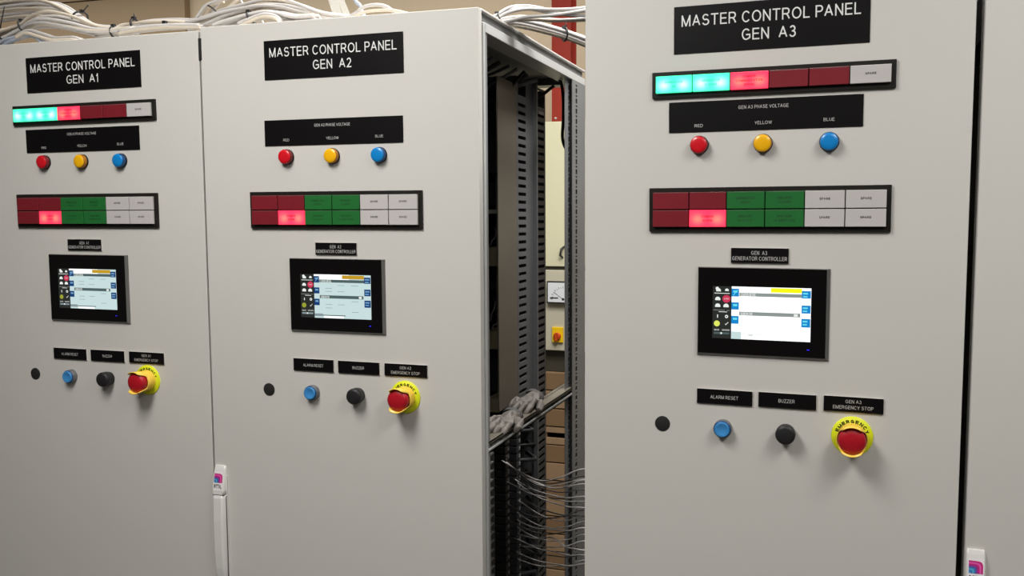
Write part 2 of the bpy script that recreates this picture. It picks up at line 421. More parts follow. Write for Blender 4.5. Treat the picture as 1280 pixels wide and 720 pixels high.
    small(*p['n'], [('GEN '+gen, .0328, .0566, .0047, .0054), ('EMERGENCY STOP', .0142, .0744, .0140, .0056)], 'small black label reading GEN %s EMERGENCY STOP' % gen)
    # touch screen
    x0, x1, z1, z0 = .0440, .2515, -.4185, -.5615
    mb = MB()
    bm = mb.bm
    # chamfered bezel: base rectangle, then front rectangle slightly smaller, then glass
    a = [(x0-.0004, 0, z0-.002), (x1, 0, z0-.002), (x1, 0, z1), (x0-.0004, 0, z1)]
    b_ = [(x0, -.0018, z0-.0015), (x1-.0002, -.0018, z0-.0015), (x1-.0002, -.0018, z1), (x0, -.0018, z1)]
    c_ = [(x0+.0008, -.0048, z0+.0015), (x1-.0045, -.0048, z0+.0015), (x1-.0045, -.0048, z1-.0007), (x0+.0008, -.0048, z1-.0007)]
    va = [bm.verts.new(v) for v in a]; vb = [bm.verts.new(v) for v in b_]; vc = [bm.verts.new(v) for v in c_]
    i = mb.mi('bezel')
    for A_, B_ in ((va, vb), (vb, vc)):
        for j in range(4): bm.faces.new((A_[j], A_[(j+1) % 4], B_[(j+1) % 4], B_[j])).material_index = i
    bm.faces.new(vc).material_index = i
    scr = B(mb, 'touch_screen', 'touch screen of the generator controller')
    gx0, gx1, gz0, gz1 = x0+.0012, x1-.0052, z0+.0024, z1-.0012
    mb = MB().box(gx0, gx1, -.0056, -.0047, gz0, gz1, 'glass', .0003, 1)
    B(mb, 'screen_glass', 'black glass front', par=scr)
    d = MB(); y = -.0058
    sx0, sx1, sz1, sz0 = .0995, .2235, -.4492, -.5340
    bright = (k == 3)
    W = 's_white' if bright else 's_pale'; bar = 's_bar' if bright else 's_bar_dark'; btn = 's_blue' if bright else 's_navy'; btx = 's_bluetext' if bright else 's_navytext'
    X = lambda f: sx0+(sx1-sx0)*f
    Z = lambda f: sz1-(sz1-sz0)*f
    d.rect(.0690, sx0, sz0, sz1, y, 's_strip')
    d.rect(sx0, sx1, sz0, sz1, y, W)
    d.rect(X(0), X(.62), Z(.12), Z(0), y-.0001, 's_white')
    y2 = y-.0002; y3 = y-.0003
    # header highlight and the two section bars
    d.rect(X(.50), X(.885), Z(.095), Z(.012), y2, 's_yellow' if bright else 's_orange')
    d.rect(X(.10), X(.885), Z(.18), Z(.115), y2, bar); d.rect(X(.10), X(.87), Z(.545), Z(.475), y2, bar)
    d.text('Status Detail', X(.12), X(.31), Z(.122), .0048, y3, 's_icon'); d.text('Generator', X(.12), X(.27), Z(.487), .0044, y3, 's_icon')
    d.rect(X(.79), X(.84), Z(.535), Z(.488), y3, 's_icon')
    # buttons down both sides
    for (f0, f1) in ((.04, .19), (.30, .44), (.56, .71)):
        d.rect(X(0.0), X(.095), Z(f1), Z(f0), y2, btn)
        d.rect(X(.02), X(.075), Z(f0+.075), Z(f0+.035), y3, btx)
    d.tube([(X(.02), y3, Z(.17)), (X(.08), y3, Z(.06))], .0006, 's_bluetext' if bright else 's_navytext', 6)
    for (f0, f1) in ((.05, .19), (.32, .47), (.57, .73)):
        d.rect(X(.885), X(.995), Z(f1), Z(f0), y2, btn)
        d.rect(X(.90), X(.96 if bright else .975), Z(f0+.065), Z(f0+.035), y3, btx)
        d.rect(X(.90), X(.955 if bright else .965), Z(f0+.12), Z(f0+.095), y3, btx)
    if not bright:
        for fz in (.24, .31, .38, .60, .68, .76, .84):
            for fx in (.20, .42, .66):
                if (fz*100+fx*10) % 3 > 1.2: continue
                d.rect(X(fx), X(fx+.12), Z(fz+.010), Z(fz), y2, 's_line')
        d.rect(X(.15), X(.55), Z(.945), Z(.925), y2, 's_bar_dark'); d.rect(X(0), X(.15), Z(.96), Z(.90), y2, 's_line')
        d.rect(X(.17), X(.52), Z(.995), Z(.95), y2, 's_white')
    else:
        d.rect(X(0), X(.13), Z(1), Z(.86), y2, 's_pale')
        d.rect(X(.13), X(.48), Z(.905), Z(.900), y2, 's_line'); d.rect(X(.22), X(.28), Z(.925), Z(.912), y3, 's_bar')
    # icon strip
    def blob(x, z, r=.0042, m='s_icon'):
        pts = [(x+r*math.cos(t), y2, z+r*.9*math.sin(t)) for t in [PI*j/8 for j in range(9)]]+[(x-r, y2, z-r*.45), (x+r, y2, z-r*.45)]
        d.poly(pts, m)
    ix, jx = .0773, .0918
    blob(ix+.001, -.4560, .0038); d.disc(ix-.001, -.4530, .0028, y3, 's_icon', 10); blob(jx, -.4555, .0030)
    d.rect(.0715, .0965, -.4612, -.4602, y2, 's_icon')
    blob(ix, -.4702); d.disc(jx-.0005, -.4695, .0066, y2, 's_red', 20, .0062); d.text('STOP', jx-.0042, jx+.0032, -.4682, .0024, y3, 's_icon')
    blob(ix, -.4812, .0043); blob(jx-.001, -.4812, .0043)
    d.rect(.0705, .0885, -.4885, -.4878, y2, 's_icon_dim'); d.rect(.0920, .0965, -.4887, -.4880, y2, 's_icon_dim'); d.rect(.0790, .0925, -.4912, -.4903, y2, 's_icon')
    d.rect(ix-.0008, ix+.0008, -.5005, -.4955, y2, 's_icon'); d.disc(jx, -.4982, .0027, y2, 's_icon', 14); d.disc(jx, -.4982, .0012, y3, 's_strip', 10)
    d.disc(ix-.001, -.5100, .0048, y2, 's_ygreen' if bright else 's_ygreen_dim', 20)
    d.poly([(jx-.0028, y2, -.5095), (jx-.0012, y2, -.5125), (jx+.0034, y2, -.5075), (jx+.0024, y2, -.5072), (jx-.001, y2, -.5108)], 's_icon')
    d.text('Man', .0722, .0800, -.5188, .0028, y3, 's_icon'); d.text('Mains', .0850, .0970, -.5188, .0028, y3, 's_icon')
    d.rect(.0715, .0965, -.5272, -.5240, y2, 's_line' if not bright else 's_bar_dark'); d.disc(.0835, -.5256, .0016, y3, 's_icon', 10)
    d.rect(.2185, .2225, -.5472, -.5460, y2, 's_led')
    B(d, 'display', 'lit display', par=scr)
    # hole plug
    mb = MB().lathe([(.0128, 0), (.0128, .0008), (.0115, .0014), (.0001, .0014)], (-.0135, 0, -.6835), 'seal')
    B(mb, 'hole_plug', 'black round hole plug')
    # alarm reset button
    x, z = .0880, -.6832
    mb = MB().lathe([(.0150, 0), (.0150, .003), (.0142, .0055), (.0142, .0105), (.0128, .0120), (.0115, .0110)], (x, 0, z), 'chrome', ms=['chrome']*3+['lamp_blue_side']*3)
    pb = B(mb, 'push_button', 'round blue alarm reset push button')
    mb = MB().lathe([(.0125, .006), (.0122, .0135), (.0112, .0142), (.0085, .0128), (.0001, .0122)], (x, 0, z), 'button_blue')
    B(mb, 'button_cap', 'blue cap', par=pb)
    # buzzer
    mb = MB().lathe([(.0140, 0), (.0140, .006), (.0155, .0065), (.0155, .0185), (.0145, .0205), (.0100, .0217), (.0001, .0220)], (.1890, 0, -.6825), 'knob')
    B(mb, 'buzzer', 'black round buzzer')
    # emergency stop
    ex, ez = .2900, -.6805
    c = (ex, 0, ez)
    mb = MB().lathe([(.0315, 0), (.0315, .0012), (.0308, .0020), (.0001, .0021)], c, 'es_disc', 48)
    es = B(mb, 'emergency_stop', 'yellow and red emergency stop station')
    mb = MB()
    rad = .0240
    word = 'EMERGENCY'
    for i_, ch in enumerate(word):
        ang = math.radians(90+68-i_*17)
        cw = .0052 if ch != 'M' else .0062
        hh = .0056
        rot = ang-PI/2
        px, pz = ex+rad*math.cos(ang), ez+rad*math.sin(ang)
        def fn(qx, qz, px=px, pz=pz, rot=rot):
            return px+qx*math.cos(rot)-qz*math.sin(rot), pz+qx*math.sin(rot)+qz*math.cos(rot)
        mb.text(ch, -cw/2, cw/2, hh/2, hh, -.0024, 'print_black', fn=fn, wt=.24)
    B(mb, 'lettering', 'black curved word EMERGENCY', par=es)
    # protective collar: two raised lobes (top and bottom), cut low at left and right
    def yf(kk, a_, d_):
        lobe = .5-.5*math.cos(2*a_)           # 0 at the sides, 1 at top and bottom
        lobe = min(1, max(0, (lobe-.22)/.5)); lobe = lobe*lobe*(3-2*lobe)
        return d_ if kk in (0, 5) else d_*(.60+.40*lobe)
    mb = MB().lathe([(.0215, .002), (.0212, .018), (.0236, .040), (.0222, .0405), (.0200, .018), (.0200, .003)], c, 'es_collar', 64, yfun=yf)
    B(mb, 'collar', 'amber protective collar', par=es)
    mb = MB().lathe([(.0120, .002), (.0120, .016), (.0185, .020), (.0206, .024), (.0208, .029), (.0200, .0335), (.0170, .0360), (.0100, .0375), (.0001, .0380)], c, 'es_red', 40, ms=['seal']*2+['es_red']*7)
    B(mb, 'mushroom_button', 'red mushroom button', par=es)
    mb = MB().lathe([(.0195, .0022), (.0195, .006), (.0001, .006)], c, 'seal', 32)
    B(mb, 'button_base', 'black base', par=es)

def handle(e, x, z_top, par=None):
    """swing handle with coloured sticker; x is its centre line"""
    hw = .0135
    zt = z_top
    mb = MB()
    # side profile of the grip (z from top, depth)
    def loft(prof, m, hwf, edge=.003):
        secs = []
        for (z, d, w) in prof:
            e_ = min(edge, d*.8)
            secs.append([mb.bm.verts.new(v) for v in ((x-w, 0, z), (x-w, -(d-e_), z), (x-w+e_, -d, z), (x+w-e_, -d, z), (x+w, -(d-e_), z), (x+w, 0, z))])
        i = mb.mi(m)
        for a, b in zip(secs, secs[1:]):
            for j in range(5):
                f = mb.bm.faces.new((a[j], b[j], b[j+1], a[j+1])); f.material_index = i; f.smooth = (j != 2)
        mb.bm.faces.new(secs[0]).material_index = i; mb.bm.faces.new(secs[-1][::-1]).material_index = i
    loft([(zt, .0035, hw*.88), (zt-.006, .0055, hw*.96), (zt-.012, .0070, hw), (zt-.050, .0125, hw), (zt-.058, .0130, hw)], 'handle', None, .002)
    head = tag(mb.build('door_handle', e, OFF), label='light grey door handle with a coloured sticker')
    mb = MB()
    loft([(zt-.060, .0132, hw), (zt-.066, .0150, hw*1.02), (zt-.110, .0170, hw*1.0), (zt-.180, .0168, hw*.98), (zt-.215, .0150, hw*.96), (zt-.234, .0125, hw*.92), (zt-.242, .0100, hw*.86)], 'handle', None, .005)
    tag(mb.build('grip', head, OFF), label='long grip')
    MB().box(x-hw*.97, x+hw*.97, -.0120, -.0005, zt-.0603, zt-.0575, 'handle_dark').build('handle_gap', head, OFF)
    mb = MB(); mb.box(x-hw*1.03, x+hw*1.10, -.0030, 0, zt-.250, zt-.020, 'handle', .0012, 2)
    mb.box(x+hw*.94, x+hw*1.02, -.0060, -.0028, zt-.236, zt-.062, 'handle_dark')
    mb.build('handle_tray', head, OFF)
    # sticker follows the slanted head
    mb = MB()
    za, zb = zt-.0120, zt-.0500; da, db = .0070, .0125
    def P(fx, fz, l=.0004):   # fx -1..1, fz 0 top..1 bottom
        z = za+(zb-za)*fz; dd = da+(db-da)*fz+l
        return (x+fx*hw*.86, -dd, z)
    def q(x0, x1, f0, f1, m, l): mb.poly((P(x0, f1, l), P(x1, f1, l), P(x1, f0, l), P(x0, f0, l)), m)
    q(-1.0, 1.0, 0, 1, 'sticker', .0003)
    cols = ['logo_mag', 'logo_mag2', 'logo_mag', 'logo_pur', 'logo_blu', 'logo_cya', 'logo_blu', 'logo_cya']
    n = len(cols); f0, f1 = .09, .58
    for i, cname in enumerate(cols):
        t = i/n
        rr = 1-t
        # arcs centred on the lower left corner
        pts = [P(-.86, f1, .0005+i*.00004)]
        for j in range(9):
            a = PI/2*j/8
            cx_ = math.copysign(abs(math.cos(a))**.30, 1)*rr; sz = math.copysign(abs(math.sin(a))**.30, 1)*rr
            pts.append(P(-.86+1.72*cx_, f1-(f1-f0)*sz, .0005+i*.00004))
        mb.poly(pts, cname)
    i0 = len(mb.bm.verts)
    mb.text('RITTAL', -.80, .80, .97, .22, 0, 'print_black', wt=.22)
    for v in list(mb.bm.verts)[i0:]:
        px, pz = v.co.x, v.co.z
        v.co = Vector(P(px, .88-(pz-.75), .0009))
    mb.build('sticker', head, OFF)

def cabinet(k, loc, rz, label, top=.033, **o):
    e = empty('control_cabinet', (loc[0]+CX*math.cos(rz), loc[1]+CX*math.sin(rz), 0), rz, label=label, cat='cabinet', group='row of control cabinets')
    B = lambda mb, name, lab=None: tag(mb.build(name, e, OFF), label=lab)
    zb = -ZB+.10
    # door: folded sheet with softened edges
    B(MB().box(L_, R_, 0, .0165, zb, top, 'paint', .0018, 3), 'door', 'light grey steel door')
    B(MB().box(L_+.004, R_-.004, .0165, .0225, zb+.004, top-.012, 'seal'), 'door_seal', 'dark rubber seal')
    x0, x1 = L_-.0008, R_
    ft = .0005 + (top-.033)
    # plinth
    B(MB().box(x0+.01, x1-.01, .04, DEPTH-.03, -ZB, zb, 'plinth'), 'plinth', 'dark plinth')
    # posts
    for xa, xb in ((x0, x0+.034), (x1-.034, x1)):
        sgn = 1 if xa < 0 else -1
        mb = MB().box(xa, xb, .0225, .0330, zb, ft+.0115, 'frame_edge', .001, 1).box(xa+.002, xb-.002, .0330, .0460, zb, ft+.0100, 'frame', .001, 1)
        B(mb, 'frame_post', 'front corner post')
        xo = x1 if sgn < 0 else x0+.0015
        xi = x1-.010 if sgn < 0 else x0+.0115
        mb = MB()
        pitch = .025; z = zb+.03; hs1 = []; hs2 = []
        while z < ft-.03:
            hs1.append((.606, .620, z, z+.012)); hs1.append((.606, .620, z+.0165, z+.0205)); z += pitch
        hs2 = [(.576, .589, h[2]+.004, h[3]+.004) for h in hs1]
        perforated(mb, xo, .578, .690, zb, ft-.005, hs1, 'frame')
        perforated(mb, xi, .549, .612, zb, ft-.005, hs2, 'frame')
        mb.box(min(xo, xi)-.0015, max(xo, xi), .6885, .690, zb, ft-.005, 'frame_edge')
        q = -1 if sgn < 0 else 1
        for xx, ya, yb_ in ((xo+q*.004, .603, .640), (xi+q*.004, .572, .607)):
            mb.box(xx, xx+.001, ya, yb_, zb, ft-.006, 'seal')  # black sheet behind the holes stands in for shade inside the post
        B(mb, 'frame_post', 'perforated rear corner post')
    # top rails
    for xa, xb in ((x0, x0+.045), (x1-.045, x1)):
        B(MB().box(xa, xb, .0300, DEPTH, ft-.005, ft+.0128, 'frame_edge', .001, 1), 'top_rail', 'side top rail')
    B(MB().box(x0+.045, x1-.045, .024, .060, ft-.005, ft+.0128, 'frame'), 'top_rail', 'front top rail')
    B(MB().box(x0+.045, x1-.045, DEPTH-.04, DEPTH, ft-.005, ft+.0128, 'frame'), 'top_rail', 'rear top rail')
    # roof tray: set back wall with projecting lip
    mb = MB().box(x0+.007, x1-.007, .020, DEPTH-.004, ft+.0128, ft+.0310, 'frame_grey')
    mb.box(x0, x1, .0165, DEPTH+.002, ft+.0300, ft+.0345, 'paint', .0008, 1)
    B(mb, 'roof_panel', 'light roof panel')
    if o.get('back', True):
        B(MB().box(x0+.002, x1-.002, DEPTH, DEPTH+.012, zb, ft+.02, 'paint'), 'rear_panel')
    if k == 1: B(MB().box(x0-.0015, x0, .024, DEPTH, zb, ft+.010, 'paint'), 'side_panel')
    if k == 4: B(MB().box(x1, x1+.0015, .024, DEPTH, zb, ft+.010, 'paint'), 'side_panel')
    if k in (1, 3, 4): B(MB().box(x0+.05, x1-.05, .560, .564, zb+.05, -.03, 'zinc'), 'mounting_plate')
    if k in (1, 2, 3): device_plates(e, k, o['p'])
    if o.get('hx') is not None: handle(e, o['hx'], o['hz'])
    return e

P1 = dict(np=(.0042, .3035, -.0005, -.0745), a6=(-.0358, .3385, -.1006, -.1427), pv=(-.0055, .2938, -.1519, -.2013), a12=(-.0372, .3352, -.2900, -.3612),
          cl=(.0955, .1850, -.3860, -.4100), l=(.0428, .1320, -.6222, -.6463), m=(.1440, .2328, -.6220, -.6462), n=(.2455, .3350, -.6215, -.6458), rot=(.006, .005, .006, .003))
P2 = dict(np=(-.0027, .2973, .0018, -.0730), pv=(-.0062, .2942, -.1506, -.2003), a12=(-.0420, .3325, -.2890, -.3610),
          cl=(.1023, .1922, -.3877, -.4112), l=(.0463, .1362, -.6165, -.6410), m=(.1467, .2364, -.6168, -.6410), n=(.2476, .3375, -.6168, -.6410), rot=(.004, .002, 0, .002))
P3 = dict(np=(.0000, .3000, -.0010, -.0755), a6=(-.0346, .3393, -.1032, -.1452), pv=(-.0069, .2938, -.1520, -.2007), a12=(-.0380, .3378, -.2898, -.3610),
          cl=(.0971, .1875, -.3871, -.4112), l=(.0446, .1349, -.6192, -.6435), m=(.1445, .2347, -.6187, -.6428), n=(.2459, .3352, -.6178, -.6420), rot=(.004, .005, .0045, .005))
A3 = Vector((1.4126, -.0552)); YR = -.0294
c1 = cabinet(1, (0, 0), 0, 'grey control cabinet lettered GEN A1, leftmost of the row', .0305, p=P1)
c2 = cabinet(2, (.6012, 0), 0, 'grey control cabinet lettered GEN A2, open on its right side with gloves inside', .0365, p=P2, hx=-.1350, hz=-.8490, back=False)
c3 = cabinet(3, (A3.x, A3.y), YR, 'grey control cabinet lettered GEN A3, nearest and largest in view', .0330, p=P3)
d4 = .6085+.0005
c4 = cabinet(4, (A3.x+d4*math.cos(YR), A3.y+d4*math.sin(YR)), YR, 'plain grey control cabinet at the right edge, with only a handle on its door', .0330, hx=-.1360, hz=-.8400)
# added black block standing in for the dark hinge cutout between the first two doors
tag(MB().box(.4450-.6012, .4535-.6012, -.0006, .010, -.028, .016, 'seal', .001, 1).build('hinge_cutout_block', c2, OFF), label='black block standing in for the hinge cutout at the top of the door joint')

# ---- what the open side of the second cabinet shows
X2 = .6012
def part2(mb, name, lab=None, par=None):
    return tag(mb.build(name, par or c2, OFF-Vector((X2, 0, 0))), label=lab)
XP = .955
# mounting plate, back of the cabinet, with gear on it
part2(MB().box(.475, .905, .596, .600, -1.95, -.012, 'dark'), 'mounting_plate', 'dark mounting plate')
part2(MB().box(XP-.003, XP, .318, .436, -.775, -.030, 'zinc'), 'side_plate', 'plain brownish metal side plate')
def slotted(name, y0, y1, s0, s1, ztop, zbot, pitch, win, m, lab, zs):
    mb = MB(); hs = []
    z = zbot+.02
    while z < zs: hs.append((s0, s1, z, z+.0078)); z += pitch
    hs.append((s0, s1, win[0], win[1]))
    perforated(mb, XP, y0, y1, zbot, ztop, hs, m, .0022)
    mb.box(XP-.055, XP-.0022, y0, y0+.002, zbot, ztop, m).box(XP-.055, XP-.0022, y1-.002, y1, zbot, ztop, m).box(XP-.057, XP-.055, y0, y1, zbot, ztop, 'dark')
    return part2(mb, name, lab)
slotted('wiring_duct', .437, .549, .446, .498, -.010, -.820, .0190, (-.052, -.016), 'duct', 'slotted grey wiring duct', -.070)
slotted('wiring_duct', .556, .643, .574, .634, -.016, -1.950, .0190, (-.062, -.022), 'duct', 'long slotted grey wiring duct at the rear', -.085)
part2(MB().box(XP, XP+.001, .590, .630, -.080, -.072, 'white_tag'), 'tag', 'white tag on the duct')
part2(MB().box(XP-.001, XP+.010, .549, .556, -1.95, -.012, 'frame'), 'duct_strip')
# gear between front post and side plate
def gear(v0, v1, m, name, y0=.40, y1=.596, u0=607, u1=623, lab=None):
    a = at(u0, v0, y0); b = at(u1, v1, y0)
    part2(MB().box(a.x, b.x, y0, y1, b.z-ZB, a.z-ZB, m, .001, 1), name, lab)
gear(96, 111, 'frame', 'cable_bracket', .45)
gear(139, 216, 'component', 'contactor'); gear(228, 256, 'component', 'relay', .44)
gear(262, 267, 'white_tag', 'tag', .39); gear(309, 333, 'tan', 'terminal_cover', .38); gear(351, 362, 'component', 'relay', .45)
gear(413, 437, 'tan', 'terminal_cover', .38); gear(438, 490, 'component', 'contactor', .43); gear(498, 516, 'tan', 'terminal_cover', .37)
for (u0, v0, u1, v1) in ((613, 308, 619, 297), (613, 402, 618, 386), (614, 413, 622, 404)):
    pts = [at(u0, v0, .37), at((u0+u1)/2-1, (v0+v1)/2-2, .365), at(u1, v1, .37), at(u1+1, v1-8, .40), at(u1-2, v1-14, .445)]
    part2(MB().tube([p-Vector((0, 0, ZB)) for p in pts], .0016, 'cable'), 'loose_wire')
# cables and clips under the roof
for j in range(11):
    r = random.random
    y0 = .10+.045*j+.02*r()
    pts = [(.74+.05*r(), y0, -.012), (.82, y0+.02*r(), -.020-.030*r()), (.88, y0+.05*r(), -.025-.035*r()), (.93, y0+.05*r(), -.020-.030*r()), (.97+.02*r(), y0+.06*r(), -.008)]
    part2(MB().tube(smooth(pts, 5), .003+.003*r(), ('dark', 'component', 'duct')[j % 3]), 'internal_cable')
part2(MB().tube(smooth([atx(u, v, 1.012)-Vector((0, 0, ZB)) for u, v in ((694, 92), (701, 103), (704, 122), (704, 150), (703, 170), (705, 181), (709, 187), (713, 186))], 5), .0042, 'tie'), 'internal_cable', 'black cable hanging beside the rear post')
# C rail across the open side (perforated channel)
mb = MB()
mb.box(1.010, 1.047, .034, .640, -.7685, -.7660, 'zinc').box(1.020, 1.0225, .034, .640, -.7860, -.7660, 'frame_grey')
mb.box(1.0225, 1.047, .034, .640, -.7870, -.7840, 'frame_edge').box(1.0455, 1.047, .034, .640, -.7870, -.7800, 'frame_edge').box(1.0455, 1.047, .034, .640, -.7705, -.7660, 'zinc')
mb.box(1.010, 1.012, .034, .640, -.7785, -.7660, 'zinc')
part2(mb, 'support_rail', 'perforated metal support rail')
for j in range(14):
    y = .07+j*.041
    part2(MB().box(1.0224, 1.0232, y, y+.016, -.7810, -.7730, 'seal'), 'rail_slot')
# lower bay: dark back, comb strip, two terminal strips, tangle
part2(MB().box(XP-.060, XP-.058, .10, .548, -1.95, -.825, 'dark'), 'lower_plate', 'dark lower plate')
mb = MB().box(.960, .963, .175, .262, -1.95, -.800, 'dark')
for j in range(34): mb.box(.963, .972, .215, .240, -.830-j*.0195, -.827-j*.0195, 'frame')
part2(mb, 'wiring_comb', 'comb strip at the front edge')
def terminal_strip(y0, y1, xs, m1, m2):
    st = part2(MB().box(xs-.012, xs-.008, y0-.004, y1+.004, -1.95, -.800, 'frame_grey'), 'terminal_strip', 'vertical terminal strip')
    for j in range(30):
        z = -.812-j*.0185
        mb = MB().box(xs-.008, xs+.020, y0, y1, z-.0155, z, m1, .0008, 1)
        mb.box(xs+.020, xs+.0208, y0+(y1-y0)*.55, y0+(y1-y0)*.8, z-.011, z-.004, m2)
        part2(mb, 'terminal_block', None, st)
terminal_strip(.352, .378, .935, 'dark', 'frame')
terminal_strip(.425, .452, .935, 'component', 'frame_edge')
for j in range(16):
    z = -.82-j*.036; r = random.random
    pts = [(.935, .455, z), (.962+.02*r(), .475+.02*r(), z-.01*r()), (.965+.02*r(), .50, z-.035*r()), (.940, .535, z-.02*r())]
    part2(MB().tube(pts, .004+.003*r(), 'component' if j % 2 else 'dark'), 'internal_cable')

# ---- thin wires from the terminals across to the next cabinet
random.seed(21)
wires = [(622, 571, 676, 601, 732, 586), (624, 573, 679, 604, 732, 595), (628, 574, 676, 607, 732, 599), (631, 576, 684, 609, 732, 605), (634, 580, 690, 610, 732, 600),
         (638, 590, 690, 614, 728, 612), (642, 598, 690, 619, 734, 621), (640, 605, 684, 622, 734, 627), (650, 606, 690, 628, 734, 635), (648, 617, 688, 640, 734, 645),
         (652, 628, 694, 650, 734, 645), (646, 640, 686, 660, 734, 652), (650, 652, 690, 662, 734, 660), (640, 652, 684, 668, 734, 656), (648, 660, 688, 676, 734, 668),
         (650, 668, 690, 672, 718, 686), (652, 676, 694, 690, 734, 694), (655, 684, 686, 694, 734, 694), (645, 690, 700, 706, 734, 705), (650, 700, 696, 708, 734, 700),
         (642, 672, 686, 684, 734, 676), (638, 632, 680, 648, 734, 637)]
for j, (u0, v0, u1, v1, u2, v2) in enumerate(wires):
    ya = .36 if u0 < 642 else .43
    a = at(u0, v0, ya); b = at(u1, v1, .30+.012*(j % 5)); c = at(u2, v2, .16+.02*(j % 4))
    e_ = c+Vector((.09, .02, -.01)); st = Vector((.955, ya, a.z+.004))
    mid = (a+b)/2-Vector((0, 0, .006)); m2 = (b+c)/2-Vector((0, 0, .004))
    o = MB().tube(smooth([st, a, mid, b, m2, c, e_]), .0013 if j % 3 else .0016, 'wire' if j % 4 != 1 else 'wire_dark', 6).build('thin_wire')
    tag(o, 'thin grey wire strung across the gap between the GEN A2 and GEN A3 cabinets', 'wire', 'thin wires across the gap')

# ------------------------------------------------------------------ gloves on the rail
def glove(name, base, dirv, up, length, curl, label, crumple):
    """work glove: palm, cuff, four fingers and a thumb, grown as one skinned surface"""
    d = dirv.normalized(); s = d.cross(up).normalized(); u = s.cross(d).normalized()
    K = .64
    P_ = lambda f, w, h: base+d*(length*f)+s*(w*K)+u*(h*K)
    vs, rs, es = [], [], []
    def add(p, r, prev=None):
        vs.append(p); rs.append((r[0]*K*1.12, r[1]*K*1.12)); i = len(vs)-1
        if prev is not None: es.append((prev, i))
        return i
    c0 = add(P_(0, 0, .016), (.030, .016)); c1_ = add(P_(.14, 0, .017), (.026, .015), c0)
    p1 = add(P_(.32, .002, .018), (.032, .016), c1_); p2 = add(P_(.50, 0, .019), (.034, .015), p1)
    for w, ln in ((-.027, .34), (-.009, .42), (.009, .45), (.026, .38)):
        k = add(P_(.60, w, .017), (.0115, .0115), p2)
        k = add(P_(.60+ln*.45, w*1.05, .020-curl*.2*(1+w*8)), (.0105, .0105), k)
        k = add(P_(.60+ln*.8, w*1.1, .015-curl*.35), (.0098, .0098), k)
        add(P_(.60+ln, w*1.12, .010-curl*.4), (.008, .008), k)
    k = add(P_(.40, -.036, .018), (.013, .013), p1); k = add(P_(.56, -.055, .024), (.0115, .0115), k); add(P_(.70, -.060, .022), (.009, .009), k)
    return vs, rs, es
def make_glove(base, dirv, up, length, curl, label, seed, cuffm):
    vs, rs, es = glove('g', base, dirv, up, length, curl, label, 0)
    me = bpy.data.meshes.new('glove_skeleton'); me.from_pydata([tuple(v) for v in vs], es, []); me.update()
    ob = bpy.data.objects.new('glove_skeleton', me); COL.objects.link(ob)
    sk = ob.modifiers.new('s', 'SKIN'); sk.use_smooth_shade = True; sk.branch_smoothing = .4
    for i, r in enumerate(rs): me.skin_vertices[0].data[i].radius = r
    me.skin_vertices[0].data[2].use_root = True
    sb = ob.modifiers.new('u', 'SUBSURF'); sb.levels = 3; sb.render_levels = 3
    bpy.context.view_layer.update()
    res = bpy.data.meshes.new_from_object(ob.evaluated_get(bpy.context.evaluated_depsgraph_get()))
    bpy.data.objects.remove(ob)
    from mathutils import noise
    for v in res.vertices:
        n = noise.noise(v.co*38+Vector((seed, 0, 0)))*.0085+noise.noise(v.co*90+Vector((0, seed, 0)))*.0045
        v.co += Vector((n*.6, n*.5, n))
    res.materials.clear(); res.materials.append(M['glove'])
    res.name = 'work_glove'
    o = bpy.data.objects.new('work_glove', res); COL.objects.link(o)
    tag(o, label, 'glove', 'pair of work gloves on the rail')
    d = dirv.normalized()
    mb = MB(); s = d.cross(up).normalized(); u = s.cross(d).normalized()
    # elastic cuff
    rings = []
    for k, (f, r) in enumerate(((-.10, .027), (-.06, .0300), (0, .0290), (.05, .0285), (.10, .0275))):
        rings.append([mb.bm.verts.new(base+d*(length*f)+s*(r*.72*math.cos(2*PI*j/24))+u*(.0105+r*.40*math.sin(2*PI*j/24)*(1+.12*math.sin(3*2*PI*j/24+k)))) for j in range(24)])
    mb.mi('glove_palm')
    for a, b in zip(rings, rings[1:]):
        for j in range(24):
            f = mb.bm.faces.new((a[j], a[(j+1) % 24], b[(j+1) % 24], b[j])); f.smooth = True
    mb.bm.faces.new(rings[0])
    mb.build('cuff', o)
    return o
zr = -.766+ZB
make_glove(Vector((1.020, .225, zr+.000)), Vector((.04, -1, -.01)), Vector((.35, 0, 1)), .125, .010, 'grey work glove lying flat on the metal rail, nearer the front', 3, 0)
make_glove(Vector((1.012, .385, zr+.008)), Vector((.02, -1, -.03)), Vector((.45, 0, 1)), .118, .016, 'crumpled grey work glove with raised cuff, the one farther back on the metal rail', 9, 0)

# ------------------------------------------------------------------ cables on the roofs
random.seed(5)
ROOF = .0350+ZB
def bundle(path, n, rx, rz, label, group, y, r=.0036, mats=('cable', 'cable', 'cable_warm'), twist=.5, yspread=.02, name='data_cable', dy=None, loose=None):
    """n separate cables that run together along path [(u, v)], spread over rx (depth) and rz (height)"""
    out = []
    for i in range(n):
        a0 = 2*PI*i/n+random.random()*.6; rad = .45+.55*random.random()
        tw = twist*(random.random()-.5)*2; pts = []
        for k, q in enumerate(path):
            yy = q[2] if len(q) > 2 else y
            p = at(q[0], q[1], yy)
            sp = q[3] if len(q) > 3 else 1
            a = a0+tw*k
            p = p+Vector((0, rx*rad*math.cos(a)*sp, rz*rad*math.sin(a)*sp))
            if p.z < ROOF+r and -.2 < p.x < 1.04: p.z = ROOF+r+random.random()*.002
            pts.append(p)
        o = MB().tube(smooth(pts, 7), r*(.9+.2*random.random()), mats[i % len(mats)], 8).build(name)
        tag(o, label, 'cable', group); out.append(o)
    return out
